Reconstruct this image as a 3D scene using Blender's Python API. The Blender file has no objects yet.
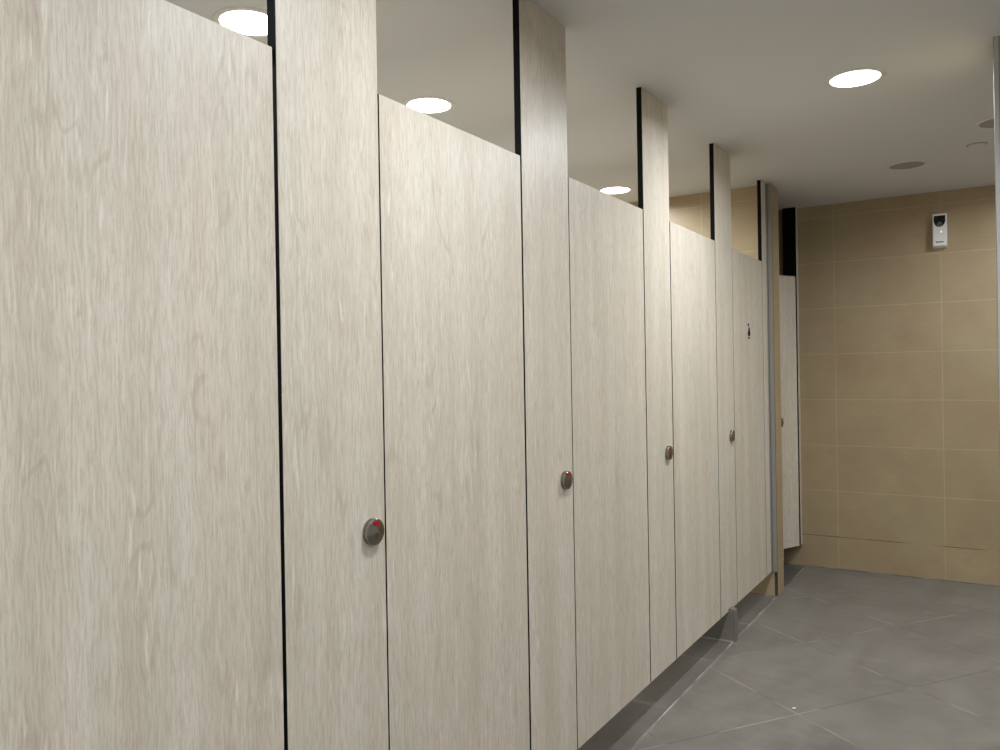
import bpy, bmesh, math, random
from mathutils import Vector, Matrix
scene = bpy.context.scene
COL = scene.collection
R = math.radians

# ---------------------------------------------------------------- camera, world, exposure
CAM_LOC = Vector((1.1232, 0.0, 1.32))
yaw, pitch, roll = R(32.115), R(-0.133), R(-0.965)
F = Vector((-math.sin(yaw)*math.cos(pitch), math.cos(yaw)*math.cos(pitch), math.sin(pitch)))
r0 = Vector((math.cos(yaw), math.sin(yaw), 0)); u0 = r0.cross(F)
r1 = r0*math.cos(roll) + u0*math.sin(roll); u1 = -r0*math.sin(roll) + u0*math.cos(roll)
cam_data = bpy.data.cameras.new('camera'); cam = bpy.data.objects.new('camera', cam_data); COL.objects.link(cam)
M = Matrix((r1, u1, -F)).transposed().to_4x4(); M.translation = CAM_LOC
cam.matrix_world = M
cam_data.sensor_width = 36.0; cam_data.lens = 793.35/1000*36; cam_data.clip_start = 0.02
scene.camera = cam
world = bpy.data.worlds.new('world'); scene.world = world; world.use_nodes = True
world.node_tree.nodes['Background'].inputs[0].default_value = (0.9, 0.95, 1, 1)
world.node_tree.nodes['Background'].inputs[1].default_value = 0.05
vs = scene.view_settings
vs.view_transform = 'Standard'; vs.look = 'None'; vs.gamma = 1.0; vs.use_curve_mapping = False
vs.exposure = 0.0
scene.cycles.max_bounces = 10; scene.cycles.diffuse_bounces = 6
LAMP = 14.6      # watts per lit downlight
SPREAD = R(168)

# ---------------------------------------------------------------- measures (metres; the door line is the plane x = 0)
HC = 2.390                      # ceiling
DT, DB = 1.927, 0.144           # door top / bottom of doors and pilasters
YB = 5.565                      # end wall
XL = -1.52                      # wall behind the cubicles
XR = 3.0
YF = -1.9
YC0, YC1, XC = 4.731, 4.900, 0.024    # tiled wall between the fifth and the last cubicle
TH = 0.022
DOOR_L = [0.4210, 1.3163, 2.2094, 3.1119, 4.0013]
DOOR_R = [1.0201, 1.9145, 2.8179, 3.7130, 4.5936]

# ---------------------------------------------------------------- node helpers
def srgb(c):
    return tuple(((x/255)/12.92 if x/255 <= .04045 else ((x/255+.055)/1.055)**2.4) for x in c) + (1,)
class NT:
    def __init__(s, name):
        s.m = bpy.data.materials.new(name); s.m.use_nodes = True; s.t = s.m.node_tree
        s.b = s.t.nodes['Principled BSDF']
    def n(s, typ, **kw):
        o = s.t.nodes.new(typ)
        for k, v in kw.items():
            if k.startswith('i_'): o.inputs[int(k[2:]) if k[2:].isdigit() else k[2:]].default_value = v
            else: setattr(o, k, v)
        return o
    def l(s, a, b): s.t.links.new(a, b)
    def math(s, op, a, b=None, c=None):
        o = s.n('ShaderNodeMath', operation=op)
        for i, v in enumerate((a, b, c)):
            if v is None: continue
            if isinstance(v, (int, float)): o.inputs[i].default_value = v
            else: s.l(v, o.inputs[i])
        return o.outputs[0]
    def mix(s, f, a, b):
        o = s.n('ShaderNodeMix', data_type='RGBA')
        for i, v in ((0, f), (6, a), (7, b)):
            if isinstance(v, (int, float, tuple)): o.inputs[i].default_value = v
            else: s.l(v, o.inputs[i])
        return o.outputs[2]
    def noise(s, vec, scale, detail=4, rough=.55, dist=0.0):
        o = s.n('ShaderNodeTexNoise'); s.l(vec, o.inputs['Vector'])
        o.inputs['Scale'].default_value = scale; o.inputs['Detail'].default_value = detail
        o.inputs['Roughness'].default_value = rough; o.inputs['Distortion'].default_value = dist
        return o.outputs['Fac']
    def ramp(s, f, stops):
        o = s.n('ShaderNodeValToRGB'); e = o.color_ramp.elements
        while len(e) < len(stops): e.new(.5)
        for i, (p, c) in enumerate(stops):
            e[i].position = p; e[i].color = c if len(c) == 4 else tuple(c) + (1,)
        s.l(f, o.inputs[0]); return o.outputs[0]
    def scale(s, vec, sc, loc=(0, 0, 0), rot=(0, 0, 0)):
        o = s.n('ShaderNodeMapping'); s.l(vec, o.inputs[0])
        o.inputs['Scale'].default_value = sc; o.inputs['Location'].default_value = loc; o.inputs['Rotation'].default_value = rot
        return o.outputs[0]
    def bump(s, h, strength, dist=.001):
        o = s.n('ShaderNodeBump'); o.inputs['Strength'].default_value = strength; o.inputs['Distance'].default_value = dist
        s.l(h, o.inputs['Height']); s.l(o.outputs[0], s.b.inputs['Normal'])
def plain(name, rgb, rough=.5, metal=0.0, spec=.5):
    m = NT(name); m.b.inputs['Base Color'].default_value = srgb(rgb)
    m.b.inputs['Roughness'].default_value = rough; m.b.inputs['Metallic'].default_value = metal
    m.b.inputs['Specular IOR Level'].default_value = spec
    tc = m.n('ShaderNodeTexCoord')
    v = m.noise(tc.outputs['Object'], 60, 2)
    m.l(m.math('MULTIPLY_ADD', v, .12, rough-.06), m.b.inputs['Roughness'])
    return m.m

# pale ash laminate with upright grain, shifted from panel to panel
def wood():
    m = NT('ash_laminate')
    geo = m.n('ShaderNodeNewGeometry'); info = m.n('ShaderNodeObjectInfo')
    add = m.n('ShaderNodeVectorMath', operation='ADD'); m.l(geo.outputs['Position'], add.inputs[0])
    cmb = m.n('ShaderNodeCombineXYZ'); m.l(m.math('MULTIPLY', info.outputs['Random'], 9.0), cmb.inputs[1]); m.l(m.math('MULTIPLY', info.outputs['Random'], 31.0), cmb.inputs[2])
    m.l(cmb.outputs[0], add.inputs[1]); P = add.outputs[0]
    warp = m.noise(m.scale(P, (1, 5, 2.2)), 2.2, 3, .5)
    wv = m.n('ShaderNodeVectorMath', operation='MULTIPLY_ADD')
    c2 = m.n('ShaderNodeCombineXYZ'); m.l(warp, c2.inputs[1]); m.l(c2.outputs[0], wv.inputs[0]); wv.inputs[1].default_value = (0, .022, 0); m.l(P, wv.inputs[2])
    W = wv.outputs[0]
    broad = m.noise(m.scale(W, (1, 13, .8)), 1.0, 3, .5)           # wide boards of tone
    streak = m.noise(m.scale(W, (1, 105, 4.5)), 1.0, 5, .65)        # streaks
    fine = m.noise(m.scale(W, (1, 290, 20)), 1.0, 3, .75)           # pores
    hue = m.noise(m.scale(P, (1, 8, 1.6)), 1.0, 3, .6)
    low = m.noise(m.scale(W, (1, 8, 1.5)), 1.0, 2, .5, .4)
    loops = m.math('SINE', m.math('MULTIPLY', low, 95.0))          # cathedral loops
    patch = m.noise(m.scale(P, (1, 9, 3.2)), 1.4, 3, .6)
    fleck = m.noise(m.scale(W, (1, 90, 9)), 1.0, 4, .6, .35)
    base = m.mix(m.ramp(hue, [(.35, (0,)*3), (.62, (1,)*3)]), srgb((221, 210, 196)), srgb((214, 207, 192)))
    dark = m.mix(m.ramp(hue, [(.35, (0,)*3), (.62, (1,)*3)]), srgb((186, 170, 150)), srgb((180, 169, 148)))
    f1 = m.ramp(m.math('ADD', m.math('MULTIPLY', broad, .5), m.math('MULTIPLY', streak, .5)), [(.40, (1,)*3), (.60, (0,)*3)])
    c = m.mix(m.math('MULTIPLY', f1, .46), base, dark)
    pm = m.ramp(patch, [(.50, (0,)*3), (.64, (1,)*3)])
    lm = m.math('MULTIPLY', pm, m.ramp(loops, [(.62, (0,)*3), (.95, (1,)*3)]))
    c = m.mix(m.math('MULTIPLY', lm, .34), c, srgb((168, 150, 131)))
    f2 = m.ramp(fine, [(.40, (1,)*3), (.54, (0,)*3)])
    c = m.mix(m.math('MULTIPLY', f2, .36), c, srgb((160, 146, 126)))
    f3 = m.math('MULTIPLY', m.ramp(fleck, [(.58, (0,)*3), (.70, (1,)*3)]), m.ramp(patch, [(.42, (.25,)*3), (.60, (1,)*3)]))
    c = m.mix(m.math('MULTIPLY', f3, .60), c, srgb((238, 231, 219)))
    f4 = m.math('MULTIPLY', m.ramp(fleck, [(.28, (1,)*3), (.38, (0,)*3)]), m.ramp(patch, [(.40, (.2,)*3), (.60, (1,)*3)]))
    c = m.mix(m.math('MULTIPLY', f4, .40), c, srgb((156, 140, 121)))
    m.l(c, m.b.inputs['Base Color'])
    m.b.inputs['Roughness'].default_value = .42
    m.b.inputs['Specular IOR Level'].default_value = .35
    m.bump(fine, .12, .0005)
    return m.m

# tiles laid in a grid: returns material; axes = which world axes run along the surface
def grid_mask(m, a, b, Ta, Tb, oa, ob, w):
    def line(x, T, o):
        q = m.math('PINGPONG', m.math('ADD', x, T*50-o), T/2)     # 0 on the joint
        return q
    da = line(a, Ta, oa); db = line(b, Tb, ob)
    d = m.math('MINIMUM', da, db)
    mask = m.math('SUBTRACT', 1.0, m.math('MULTIPLY', m.math('SUBTRACT', d, w*.5), 1/(w*.35)))
    o = m.n('ShaderNodeClamp'); m.l(mask, o.inputs[0])
    ia = m.math('FLOOR', m.math('DIVIDE', m.math('ADD', a, T0(Ta)-oa), Ta)); ib = m.math('FLOOR', m.math('DIVIDE', m.math('ADD', b, T0(Tb)-ob), Tb))
    wn = m.n('ShaderNodeTexWhiteNoise', noise_dimensions='2D'); cx = m.n('ShaderNodeCombineXYZ'); m.l(ia, cx.inputs[0]); m.l(ib, cx.inputs[1]); m.l(cx.outputs[0], wn.inputs[0])
    return o.outputs[0], wn.outputs[0]
def T0(T): return T*50
def wall_tile(name, axis, o_h):
    m = NT(name); geo = m.n('ShaderNodeNewGeometry'); P = geo.outputs['Position']
    sep = m.n('ShaderNodeSeparateXYZ'); m.l(P, sep.inputs[0])
    mask, rnd = grid_mask(m, sep.outputs[axis], sep.outputs[2], .6115, .3, o_h, .21, .0034)
    cloud = m.noise(P, 2.6, 5, .6); fine = m.noise(m.scale(P, (8, 8, 60)), 3, 3, .6)
    tex = m.math('MULTIPLY_ADD', fine, .25, m.math('MULTIPLY', cloud, .75))
    c = m.mix(m.ramp(tex, [(.35, (0,)*3), (.65, (1,)*3)]), srgb((164, 140, 110)), srgb((178, 161, 127)))
    c = m.mix(m.math('MULTIPLY', rnd, .22), c, srgb((158, 145, 112)))
    c = m.mix(m.math('MULTIPLY', m.ramp(m.noise(P, 1.9, 3, .6), [(.42, (0,)*3), (.62, (1,)*3)]), .38), c, srgb((163, 150, 118)))
    joint = m.mix(m.noise(P, 3.5, 2), srgb((206, 188, 150)), srgb((176, 155, 116)))
    joint = m.mix(m.math('MULTIPLY', m.math('LESS_THAN', sep.outputs[2], .215), m.math('GREATER_THAN', sep.outputs[2], .205)), joint, m.mix(m.ramp(m.noise(P, 5, 3), [(.45, (0,)*3), (.6, (1,)*3)]), srgb((70, 58, 42)), srgb((170, 150, 112))))
    c = m.mix(m.math('MULTIPLY', mask, .75), c, joint)
    m.l(c, m.b.inputs['Base Color']); m.b.inputs['Roughness'].default_value = .42
    m.b.inputs['Specular IOR Level'].default_value = .4
    m.bump(m.math('SUBTRACT', 1.0, mask), .3, .001)
    return m.m
def floor_tile(name, ang, T, oa, ob, tone=1.0):
    m = NT(name); geo = m.n('ShaderNodeNewGeometry'); P = geo.outputs['Position']
    sep = m.n('ShaderNodeSeparateXYZ'); m.l(P, sep.inputs[0])
    ca, sa = math.cos(R(ang)), math.sin(R(ang))
    x, y = sep.outputs[0], sep.outputs[1]
    a = m.math('ADD', m.math('MULTIPLY', x, ca), m.math('MULTIPLY', y, sa))
    b = m.math('ADD', m.math('MULTIPLY', x, -sa), m.math('MULTIPLY', y, ca))
    mask, rnd = grid_mask(m, a, b, T, T, oa, ob, .0034)
    cloud = m.noise(P, 2.2, 6, .62); grain = m.noise(P, 90, 3, .7); mid = m.noise(P, 9, 4, .6)
    tex = m.math('ADD', m.math('MULTIPLY', cloud, .6), m.math('MULTIPLY', mid, .4))
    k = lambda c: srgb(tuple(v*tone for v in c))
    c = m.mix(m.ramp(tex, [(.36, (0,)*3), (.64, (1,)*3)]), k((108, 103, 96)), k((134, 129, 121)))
    c = m.mix(m.math('MULTIPLY', rnd, .28), c, k((120, 115, 108)))
    c = m.mix(m.math('MULTIPLY', m.ramp(grain, [(.3, (1,)*3), (.5, (0,)*3)]), .15), c, k((92, 90, 86)))
    joint = m.mix(m.ramp(m.noise(P, 1.9, 3, .7), [(.46, (0,)*3), (.56, (1,)*3)]), srgb((84, 82, 77)), srgb((168, 164, 155)))
    c = m.mix(m.math('MULTIPLY', mask, .8), c, joint)
    m.l(c, m.b.inputs['Base Color'])
    m.l(m.math('MULTIPLY_ADD', mid, .18, .40), m.b.inputs['Roughness'])
    m.b.inputs['Specular IOR Level'].default_value = .45
    m.bump(m.math('SUBTRACT', m.math('MULTIPLY', grain, .25), mask), .25, .001)
    return m.m
def paint(name, rgb):
    m = NT(name); geo = m.n('ShaderNodeNewGeometry'); n = m.noise(geo.outputs['Position'], 1.2, 3, .5)
    c = m.mix(n, srgb(rgb), srgb(tuple(v-6 for v in rgb))); m.l(c, m.b.inputs['Base Color'])
    m.b.inputs['Roughness'].default_value = .8; m.b.inputs['Specular IOR Level'].default_value = .2
    m.bump(m.noise(geo.outputs['Position'], 140, 2), .06, .001)
    return m.m
def steel(name, rgb=(176, 170, 162), rough=.26):
    m = NT(name); tc = m.n('ShaderNodeTexCoord')
    n = m.noise(m.scale(tc.outputs['Object'], (400, 400, 12)), 1, 2)
    m.b.inputs['Metallic'].default_value = 1; m.b.inputs['Base Color'].default_value = srgb(rgb)
    m.l(m.math('MULTIPLY_ADD', n, .16, rough-.08), m.b.inputs['Roughness'])
    return m.m
def emit(name, strength):
    m = NT(name); m.b.inputs['Base Color'].default_value = (.9, .9, .88, 1)
    tc = m.n('ShaderNodeTexCoord'); n = m.noise(tc.outputs['Object'], 30, 1)
    m.b.inputs['Emission Color'].default_value = (.955, .985, 1.0, 1)
    m.l(m.math('MULTIPLY_ADD', n, strength*.02, strength*.99), m.b.inputs['Emission Strength'])
    return m.m

WOOD = wood()
CORE = plain('black_laminate_core', (11, 11, 12), .8, 0, .12)
TILE_X = wall_tile('beige_tile_end_wall', 0, .2239)
TILE_Y = wall_tile('beige_tile_side_wall', 1, .05)
FLOOR = floor_tile('grey_stone_tile_diagonal', 54.5, .6, -.1653, .2579)
FLOOR_IN = floor_tile('grey_stone_tile_cubicle_shaded', 0, .6, -.58, 2.946-.6*4, .80)  # tone lowered to put the shade inside the cubicles into the colour
CEIL = paint('white_ceiling_paint', (214, 214, 211))
PALEW = paint('pale_grey_wall', (206, 205, 200))
STEEL = steel('brushed_steel', (150, 145, 138), .22)
TRIM_M = plain('satin_aluminium', (196, 194, 189), .38, .45)
GLOW = emit('downlight_diffuser', 9.0)
RING = plain('white_enamel_ring', (214, 210, 202), .45)
GREYD = plain('grey_fitting_face', (160, 152, 141), .7)
WHITEP = plain('white_plastic', (240, 240, 236), .35)
BLACKP = plain('glossy_black_plastic', (16, 16, 17), .18)
RED = plain('red_indicator', (158, 8, 34), .3)
m = NT('pale_grout_strip'); geo = m.n('ShaderNodeNewGeometry')
m.l(m.mix(m.ramp(m.noise(geo.outputs['Position'], 3.2, 4, .7), [(.42, (0,)*3), (.60, (1,)*3)]), srgb((100, 97, 90)), srgb((160, 156, 147))), m.b.inputs['Base Color']); m.b.inputs['Roughness'].default_value = .85; CAULK = m.m
STONE = floor_tile('grey_stone_upstand', 0, 5, 2.5, 2.5)

# ---------------------------------------------------------------- mesh helpers
def bx(bm, x0, x1, y0, y1, z0, z1, bev=0.0, seg=2):
    r = bmesh.ops.create_cube(bm, size=1)
    for v in r['verts']:
        v.co = Vector(((x0+x1)/2+v.co.x*(x1-x0), (y0+y1)/2+v.co.y*(y1-y0), (z0+z1)/2+v.co.z*(z1-z0)))
    if bev:
        es = list({e for v in r['verts'] for e in v.link_edges})
        bmesh.ops.bevel(bm, geom=es, offset=bev, segments=seg, affect='EDGES', profile=.5)
def lathe(bm, prof, axis='z', n=48, cap=True):
    rings = []
    for r, h in prof:
        ring = []
        for i in range(n):
            a = 2*math.pi*i/n; p, q = r*math.cos(a), r*math.sin(a)
            ring.append(bm.verts.new({'z': (p, q, h), 'x': (h, p, q)}[axis]))
        rings.append(ring)
    for A, B in zip(rings, rings[1:]):
        for i in range(n): bm.faces.new((A[i], A[(i+1) % n], B[(i+1) % n], B[i]))
    if cap: bm.faces.new(rings[-1]); bm.faces.new(list(reversed(rings[0])))
def poly_prism(bm, pts, h0, h1, axis='x'):
    f = lambda p, h: {'x': (h, p[0], p[1]), 'z': (p[0], p[1], h), 'y': (p[0], h, p[1])}[axis]
    A = [bm.verts.new(f(p, h0)) for p in pts]; B = [bm.verts.new(f(p, h1)) for p in pts]
    n = len(pts)
    for i in range(n): bm.faces.new((A[i], A[(i+1) % n], B[(i+1) % n], B[i]))
    bm.faces.new(B); bm.faces.new(list(reversed(A)))
def obj(name, bm, mat, parent=None, loc=(0, 0, 0), smooth=False):
    bmesh.ops.recalc_face_normals(bm, faces=bm.faces)
    me = bpy.data.meshes.new(name); bm.to_mesh(me); bm.free(); me.materials.append(mat)
    if smooth:
        for p in me.polygons: p.use_smooth = True
        me.set_sharp_from_angle(angle=R(32))
    o = bpy.data.objects.new(name, me); COL.objects.link(o); o.location = loc
    if parent: o.parent = parent
    return o
def box(name, dims, mat, parent=None, bev=0.0, loc=(0, 0, 0)):
    bm = bmesh.new(); bx(bm, *dims, bev=bev); return obj(name, bm, mat, parent, loc)
def struct(o): o['kind'] = 'structure'; return o
def tag(o, label, cat, group=None):
    o['label'] = label; o['category'] = cat; o['kind'] = 'thing'
    if group: o['group'] = group
    return o
def thing(name, loc, label, cat, group=None):
    o = bpy.data.objects.new(name, None); COL.objects.link(o); o.location = loc; o.empty_display_size = .1
    return tag(o, label, cat, group)

# ---------------------------------------------------------------- the room
struct(box('floor', (0.022, XR, YF, YB, -.1, 0), FLOOR))
struct(box('floor_cubicles', (XL, 0.0165, YF, YB, -.1, 0), FLOOR_IN))
struct(box('trim_1', (0.0165, 0.022, YF, YB, -.1, .0008), CAULK))
struct(box('ceiling', (XL, XR, YF, YB, HC, HC+.1), CEIL))
struct(box('wall_end', (XL-.1, XR+.1, YB, YB+.1, -.1, HC+.1), TILE_X))
struct(box('wall_left', (XL-.1, XL, YF, YB, -.1, HC+.1), PALEW))
struct(box('wall_right', (XR, XR+.1, YF, YB, -.1, HC+.1), PALEW))
struct(box('wall_front', (XL-.1, XR+.1, YF-.1, YF, -.1, HC+.1), PALEW))
struct(box('wall_cubicle', (XL, XC, YC0, YC1, 0, HC), TILE_X))
struct(box('wall_corner', (1.1262, 2.0, 3.06, 3.26, 0, HC), TILE_X))
# steel corner guards
def corner_guard(name, x, y, sx, z0=0.0):
    bm = bmesh.new()
    w, t = .012, .0025
    if sx > 0:   # guard wraps the +x / -y corner
        bx(bm, x-w, x+t, y-t, y+.0, z0, HC-.002, .0008, 1); bx(bm, x, x+t, y-t, y+w, z0, HC-.002, .0008, 1)
    else:
        bx(bm, x-t, x+w, y-t, y+.0, z0, HC-.002, .0008, 1); bx(bm, x-t, x, y-t, y+w, z0, HC-.002, .0008, 1)
    return struct(obj(name, bm, STEEL if sx > 0 else TRIM_M))
corner_guard('trim_2', XC, YC0, 1, .004)
corner_guard('trim_3', 1.1262, 3.06, -1)
# grout at the foot of the end wall
struct(box('trim_4', (.022, XR, YB-.006, YB, 0, .004), CAULK))

# ---------------------------------------------------------------- pilasters, doors
def add_lock(parent, y, z, kind):
    bm = bmesh.new()
    lathe(bm, [(.0276, 0), (.0276, .0045), (.0262, .0050), (.0262, .0060), (.0276, .0065), (.0276, .0125), (.0268, .0134), (.0262, .0136), (.0045, .0186), (.0008, .0187)], 'x')
    k = obj('lock_knob', bm, STEEL, parent, (0.0, y, z), True); k['label'] = 'round brushed steel lock knob'
    # red window set into the upper slope of the cone
    bm = bmesh.new(); pts = []
    for a in [R(64+52*i/10) for i in range(11)]: pts.append((.0232*math.cos(a), .0232*math.sin(a)))
    for a in [R(116-52*i/10) for i in range(11)]: pts.append((.0140*math.cos(a), .0140*math.sin(a)))
    poly_prism(bm, pts, .0140, .0169)
    w = obj('indicator_window', bm, RED, k); w['label'] = 'red engaged indicator'
    bm = bmesh.new(); lathe(bm, [(.0034, .0172), (.0034, .0196), (.002, .0202)], 'x', 20)
    obj('coin_slot', bm, STEEL, k, (0, 0, 0), True)
    return k

def pilaster(y0, y1, label, lock_y=None, z1=HC, stop=True):
    t = thing('pilaster_panel', (0, y0, DB), label, 'partition panel', 'tall wood-effect pilasters between the doors')
    bm = bmesh.new(); bx(bm, -TH, 0, .0012, y1-y0, 0, z1-DB, .0006, 1)
    obj('panel_face', bm, WOOD, t)
    bm = bmesh.new(); bx(bm, -TH+.0004, -.0012, 0, .0016, .0004, z1-DB-.0005)
    e = obj('edge_strip', bm, CORE, t); e['label'] = 'black edge of the panel'
    if stop:  # black core edge plus an added strip that darkens the latch gap
        bm = bmesh.new(); bx(bm, -TH-.0012, -.0016, y1-y0+.0001, y1-y0+.0012, .0004, min(z1, DT)-DB); bx(bm, -TH-.008, -TH-.0013, y1-y0-.02, y1-y0+.014, 0, DT-DB-.012)
        e = obj('gap_shade_strip', bm, CORE, t); e['label'] = 'black edge and added strip darkening the latch gap'
    if lock_y is not None: add_lock(t, lock_y-y0, 0.991-DB, 0)
    return t
G = .0085; g = .0042
GL = [.0035, .0045, .0085, .0060]
P = [(.131, DOOR_L[0]-g, .365)] + [(DOOR_R[i]+G, DOOR_L[i+1]-GL[i], None) for i in range(4)]
lock_y = [None, 1.2685, 2.1500, 3.0400, 3.9280]
plabel = [
 'tall pale wood pilaster outside the nearest door, beyond the picture edge',
 'widest-looking tall pale wood pilaster, first from the camera, steel lock with bright red window',
 'tall pale wood pilaster between second and third doors, round ceiling lamp either side above',
 'tall pale wood pilaster between third and fourth doors, brightest near its top',
 'tall narrow-looking pale wood pilaster above the short grey stone upstand',
]
for i, (a, b, _) in enumerate(P):
    if i == 0: continue
    pilaster(a, b, plabel[i], lock_y[i])
# last pilaster of the row, closing against the tiled wall
t = pilaster(DOOR_R[4]+G, YC0-.002, 'narrow pale pilaster strip squeezed between the fifth door and tiled wall end', stop=False)
bm = bmesh.new(); q0 = -(DOOR_R[4]+G)
bx(bm, .0045, XC+.003, YC0-.012+q0, YC0-.0022+q0, 0, HC-DB-.001, .0008, 1); bx(bm, .0003, .003, YC0-.034+q0, YC0-.0125+q0, 0, HC-DB-.001, .0008, 1)
obj('side_channel', bm, plain('grey_aluminium', (158, 155, 149), .4, .35), t)['label'] = 'grey aluminium channel'

dlabel = [
 'nearest cubicle door filling the left of the picture, pale wood effect, closed',
 'second cubicle door, pale wood effect, between the red-window lock and next tall pilaster',
 'third cubicle door, pale wood effect, lamp glowing above its far corner, no sign',
 'fourth cubicle door, pale wood effect, its foot ending at the grey stone upstand',
 'fifth cubicle door, pale wood effect, carrying the small black toilet sign',
]
doors = []
def door(y0, y1, label):
    """hinged on its far edge: the empty stands on the hinge line"""
    t = thing('cubicle_door', (0, y1, DB), label, 'door', 'pale wood-effect cubicle doors')
    w = y1-y0
    bm = bmesh.new(); bx(bm, -.018, 0, -w+.0012, 0, 0, DT-DB, .0007, 1); obj('door_leaf', bm, WOOD, t)
    bm = bmesh.new(); bx(bm, -.0174, -.0006, -w, -w+.0013, .0006, DT-DB-.0006); obj('edge_strip', bm, CORE, t)['label'] = 'black edge of the door'
    bm = bmesh.new(); bx(bm, -.034, -.0185, -.022, .0079, DT-DB-.012, DT-DB+.010, .002)
    h = obj('pivot_hinge', bm, CORE, t); h['label'] = 'small black pivot hinge at the top corner'
    bm = bmesh.new(); bx(bm, -.034, -.0185, -.022, .0079, .004, .026, .002)
    obj('pivot_hinge', bm, CORE, t)
    return t
for i in range(5): doors.append(door(DOOR_L[i], DOOR_R[i], dlabel[i]))

# toilet sign on the fifth door (flat black pictogram)
def ell(cx, cz, rx, rz, n=24): return [(cx+rx*math.cos(2*math.pi*i/n), cz+rz*math.sin(2*math.pi*i/n)) for i in range(n)]
bm = bmesh.new()
poly_prism(bm, ell(-.004, .0315, .0075, .0085), .0, .0018)
poly_prism(bm, [(.003, .018), (.013, .018), (.016, .006), (.019, -.006), (.021, -.018), (.016, -.027), (.004, -.030), (-.006, -.026), (-.012, -.018), (-.010, -.008), (-.003, .002)], 0, .0018)
poly_prism(bm, ell(.002, -.0385, .0185, .0036), 0, .0018)
s = obj('toilet_pictogram', bm, CORE, doors[4], (0, 4.290-DOOR_R[4], 1.524-DB))
s.scale = (1, 1.3, 1.0); s['label'] = 'small black seated toilet sign'

# last cubicle, beyond the tiled wall: door standing ajar, hinged by the end wall
DL6, DR6 = 5.015, 5.490
pilaster(YC1+.002, DL6, 'pilaster sliver with a lock showing past the far side of the tiled wall end', 4.978)
pilaster(5.514, YB-.002, 'thin pale pilaster strip against the beige tiled end wall', stop=False)
t6 = max((o for o in bpy.data.objects if o.name.startswith('pilaster_panel')), key=lambda o: o.location.y)
e = box('hinge_channel', (-.085, -TH-.0005, -.002, .012, .0, HC-DB-.001), CORE, t6); e['label'] = 'deep black hinge channel'
d6 = door(DL6, DR6, 'last cubicle door, standing slightly open in the corner by the tiled end wall')
d6.rotation_euler = (0, 0, -R(26)); d6.location.x = -.004

# dividers between the cubicles, raised off the floor like the doors
dv = [.27, 1.17, 2.065, 2.965, 3.86]
dvl = ['divider panel beside the nearest cubicle', 'divider panel behind the first tall pilaster', 'divider panel behind the second tall pilaster',
       'divider panel behind the third tall pilaster', 'divider panel standing on the grey stone upstand']
for y, lb in zip(dv[1:], dvl[1:]):
    bm = bmesh.new(); bx(bm, XL, -TH-.001, y-.009, y+.009, DB, DT, .0007, 1)
    tag(obj('divider_panel', bm, WOOD), 'pale wood-effect '+lb, 'partition panel', 'divider panels between the cubicles')

# grey stone upstand under the divider of the fourth and fifth cubicles
bm = bmesh.new()
prof = [(-.60, 0), (.030, 0), (.030, .146), (.026, .154), (.018, .158), (.0015, .158), (.0015, DB-.002), (-.60, DB-.002)]
poly_prism(bm, prof, 3.838, 3.884, axis='y')
es = [e for e in bm.edges if abs(e.verts[0].co.y-e.verts[1].co.y) < 1e-5 and min(e.verts[0].co.x, e.verts[1].co.x) > .01 and min(e.verts[0].co.z, e.verts[1].co.z) > .001]
bmesh.ops.bevel(bm, geom=es, offset=.002, segments=2, affect='EDGES')
tag(obj('stone_upstand', bm, STONE), 'short grey stone upstand poking out under the fourth pilaster', 'upstand')
struct(box('trim_5', (-.6, .022, 3.833, 3.838, 0, .003), CAULK))
struct(box('trim_6', (-.9, .026, YC0-.007, YC0, 0, .003), CAULK))

# crumb of white paper on the floor
bm = bmesh.new(); bmesh.ops.create_icosphere(bm, subdivisions=2, radius=1)
random.seed(4)
for v in bm.verts: v.co = Vector((v.co.x*.0095, v.co.y*.005, max(0, v.co.z*.003+.003)))*random.uniform(.75, 1.1)
o = obj('paper_scrap', bm, WHITEP, None, (.437, 3.194, 0)); o.rotation_euler.z = R(40)
tag(o, 'tiny white paper scrap lying on the grey floor tiles', 'paper scrap')

# ---------------------------------------------------------------- ceiling fittings
def downlight(x, y, label, r=.086, power=1.0):
    t = thing('ceiling_downlight', (x, y, HC), label, 'ceiling light', 'round recessed downlights')
    bm = bmesh.new(); lathe(bm, [(r, -.0010), (r+.001, -.0035), (r+.017, -.0035), (r+.020, 0)], 'z', 64, cap=False)
    obj('trim_ring', bm, RING, t, smooth=True)
    bm = bmesh.new(); lathe(bm, [(r+.001, -.0008), (r, -.0024), (r*.8, -.0040), (r*.4, -.0052), (.002, -.0056)], 'z', 64)
    d = obj('diffuser', bm, GLOW, t); d['label'] = 'glowing white diffuser'
    ld = bpy.data.lights.new('downlight_beam', 'AREA'); ld.shape = 'DISK'; ld.size = 2*r; ld.energy = LAMP*power; ld.spread = SPREAD
    ld.color = (.905, .95, 1.0)
    lo = bpy.data.objects.new('downlight_beam', ld); COL.objects.link(lo); lo.parent = t; lo.location = (0, 0, -.0062)
    return t
XS = -.778
downlight(XS, .72, 'lit downlight above the nearest cubicle', power=.8)
downlight(XS+.004, 1.636, 'big glaring lit downlight above the nearest door, cut by its top edge', power=.8)
downlight(XS, 2.532, 'lit downlight over the second door top, just right of the first tall pilaster', power=.8)
downlight(XS, 3.435, 'lit downlight above the fourth cubicle, hidden behind the second tall pilaster', power=.8)
downlight(XS, 4.342, 'smallest-looking lit downlight, over the third door beside the black edge of the third tall pilaster', power=.8)
downlight(.689, 3.198, 'lit downlight in open ceiling of the walkway, right of all the doors', power=1.45)
for y in (1.43, -.2, -1.4):
    downlight(.689, y, 'lit downlight over the walkway outside the picture', power=1.08)
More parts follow.
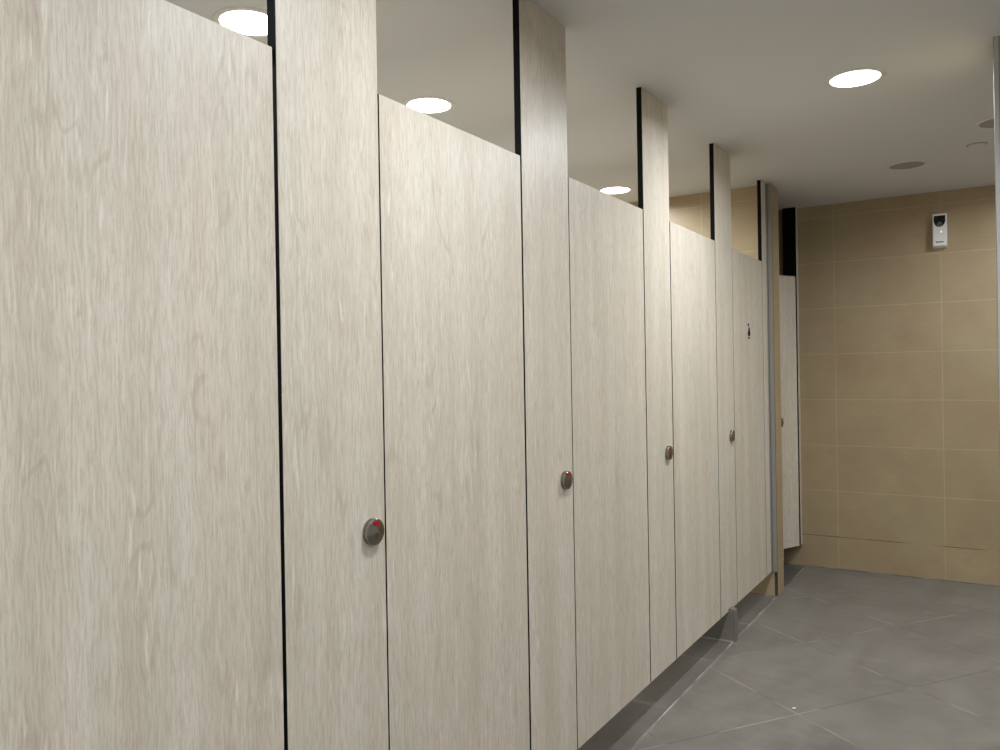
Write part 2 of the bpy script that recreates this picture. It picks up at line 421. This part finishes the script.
for x, y, p in ((2.1, 1.66, .45), (2.1, .12, .45), (2.1, -1.3, .45), (2.3, 3.9, .6), (1.36, 4.85, .6), (2.4, 5.0, .5)):  # unseen fill lamps added; the one near the end wall follows the dispenser's shadow
    downlight(x, y, 'unseen downlight for fill light over the far side of the room', power=p)

def fitting(x, y, label):
    t = thing('ceiling_speaker', (x, y, HC), label, 'ceiling fitting', 'unlit grey round ceiling fittings')
    r = .084
    bm = bmesh.new(); lathe(bm, [(r, -.001), (r+.001, -.004), (r+.009, -.004), (r+.012, 0)], 'z', 56, cap=False); obj('rim', bm, CEIL, t, smooth=True)
    bm = bmesh.new(); lathe(bm, [(r+.001, -.0005), (r+.001, -.0018)], 'z', 56); obj('grille', bm, GREYD, t)
    return t
fitting(.727, 4.736, 'unlit grey round ceiling fitting, whole, between lit walkway lamp and end wall')
fitting(1.150, 4.143, 'unlit grey round ceiling fitting cut off by the steel corner trim')
t = thing('sprinkler_cover', (1.052, 4.505, HC), 'small round white sprinkler cover flush in the ceiling', 'sprinkler')
bm = bmesh.new(); lathe(bm, [(.040, 0), (.040, -.004), (.036, -.006)], 'z', 40); obj('cover_plate', bm, CEIL, t, smooth=True)
bm = bmesh.new(); lathe(bm, [(.041, -.0002), (.0445, -.0002), (.0445, -.0030), (.041, -.0030), (.041, -.0002)], 'z', 40, cap=False); obj('shadow_ring', bm, GREYD, t)['label'] = 'grey ring drawing the shadow gap round the cover'  # grey ring stands for the shadow in the gap round the cover

# ---------------------------------------------------------------- air freshener dispenser on the end wall
t = thing('air_freshener_dispenser', (.834, YB, 2.040), 'white air freshener dispenser with black top window on the tiled end wall', 'dispenser')
W, Hh, D = .076, .205, .055
bm = bmesh.new()
sec = [(0, 0), (-D*.78, .004), (-D*.95, .010), (-D, .022), (-D*.86, Hh-.006), (-D*.80, Hh), (0, Hh)]
A = [bm.verts.new((-W/2, y, z)) for y, z in sec]; B = [bm.verts.new((W/2, y, z)) for y, z in sec]
for i in range(len(sec)): j = (i+1) % len(sec); bm.faces.new((A[i], A[j], B[j], B[i]))
bm.faces.new(A); bm.faces.new(list(reversed(B)))
bmesh.ops.recalc_face_normals(bm, faces=bm.faces)
es = [e for e in bm.edges if abs(e.verts[0].co.x-e.verts[1].co.x) < 1e-6 and max(e.verts[0].co.y, e.verts[1].co.y) < -1e-4]
bmesh.ops.bevel(bm, geom=es, offset=.004, segments=3, affect='EDGES')
obj('body', bm, WHITEP, t, smooth=True)
def fy(z):      # front surface depth at height z
    return -D + D*.14*(z-.022)/(Hh-.028)
def decal(name, pts, mat, parent, off=.0012):
    bm = bmesh.new()
    A = [bm.verts.new((x, fy(z)-off, z)) for x, z in pts]; B = [bm.verts.new((x, fy(z)+.002, z)) for x, z in pts]; n = len(pts)
    for i in range(n): bm.faces.new((A[i], A[(i+1) % n], B[(i+1) % n], B[i]))
    bm.faces.new(list(reversed(A))); bm.faces.new(B)
    bmesh.ops.triangulate(bm, faces=[f for f in bm.faces if len(f.verts) > 4])
    return obj(name, bm, mat, parent)
zt = Hh-.012
win = [(-.031, zt), (.031, zt), (.031, zt-.028)] + [(.031*math.cos(R(-a)), zt-.028-.041*math.sin(R(a))) for a in range(15, 180, 15)] + [(-.031, zt-.028)]
w = decal('window', win, BLACKP, t); w['label'] = 'glossy black window'
bm = bmesh.new(); lathe(bm, [(.012, 0), (.013, .002), (.010, .004), (.006, .003), (.005, -.002)], 'z', 28)
for v in bm.verts: v.co = Vector((v.co.x, -v.co.z, v.co.y))
nz = obj('nozzle', bm, plain('grey_plastic', (120, 120, 120), .3), w, (0, fy(zt-.052)-.001, zt-.052), True)
bm = bmesh.new(); lathe(bm, [(.0034, 0), (.0034, .0015), (.002, .0022)], 'z', 20)
for v in bm.verts: v.co = Vector((v.co.x*.8, -v.co.z, v.co.y*1.4))
spot = obj('white_spot', bm, emit('white_emissive', 1.2), t, (.008, fy(.095)-.0003, .095)); spot['label'] = 'small white spot'  # small white emissive spot on the front
# maker's mark: a short row of heavy dark letters too small to read
bm = bmesh.new(); x = -.019
for wd, ht in ((.006, .0075), (.004, .006), (.0045, .006), (.004, .006), (.0045, .006), (.004, .0065), (.0045, .006)):
    bx(bm, x, x+wd, fy(.032)-.0009, fy(.032)+.001, .029, .029+ht); x += wd+.0011
lg = obj('lettering', bm, CORE, t); lg['label'] = 'small dark lettering'
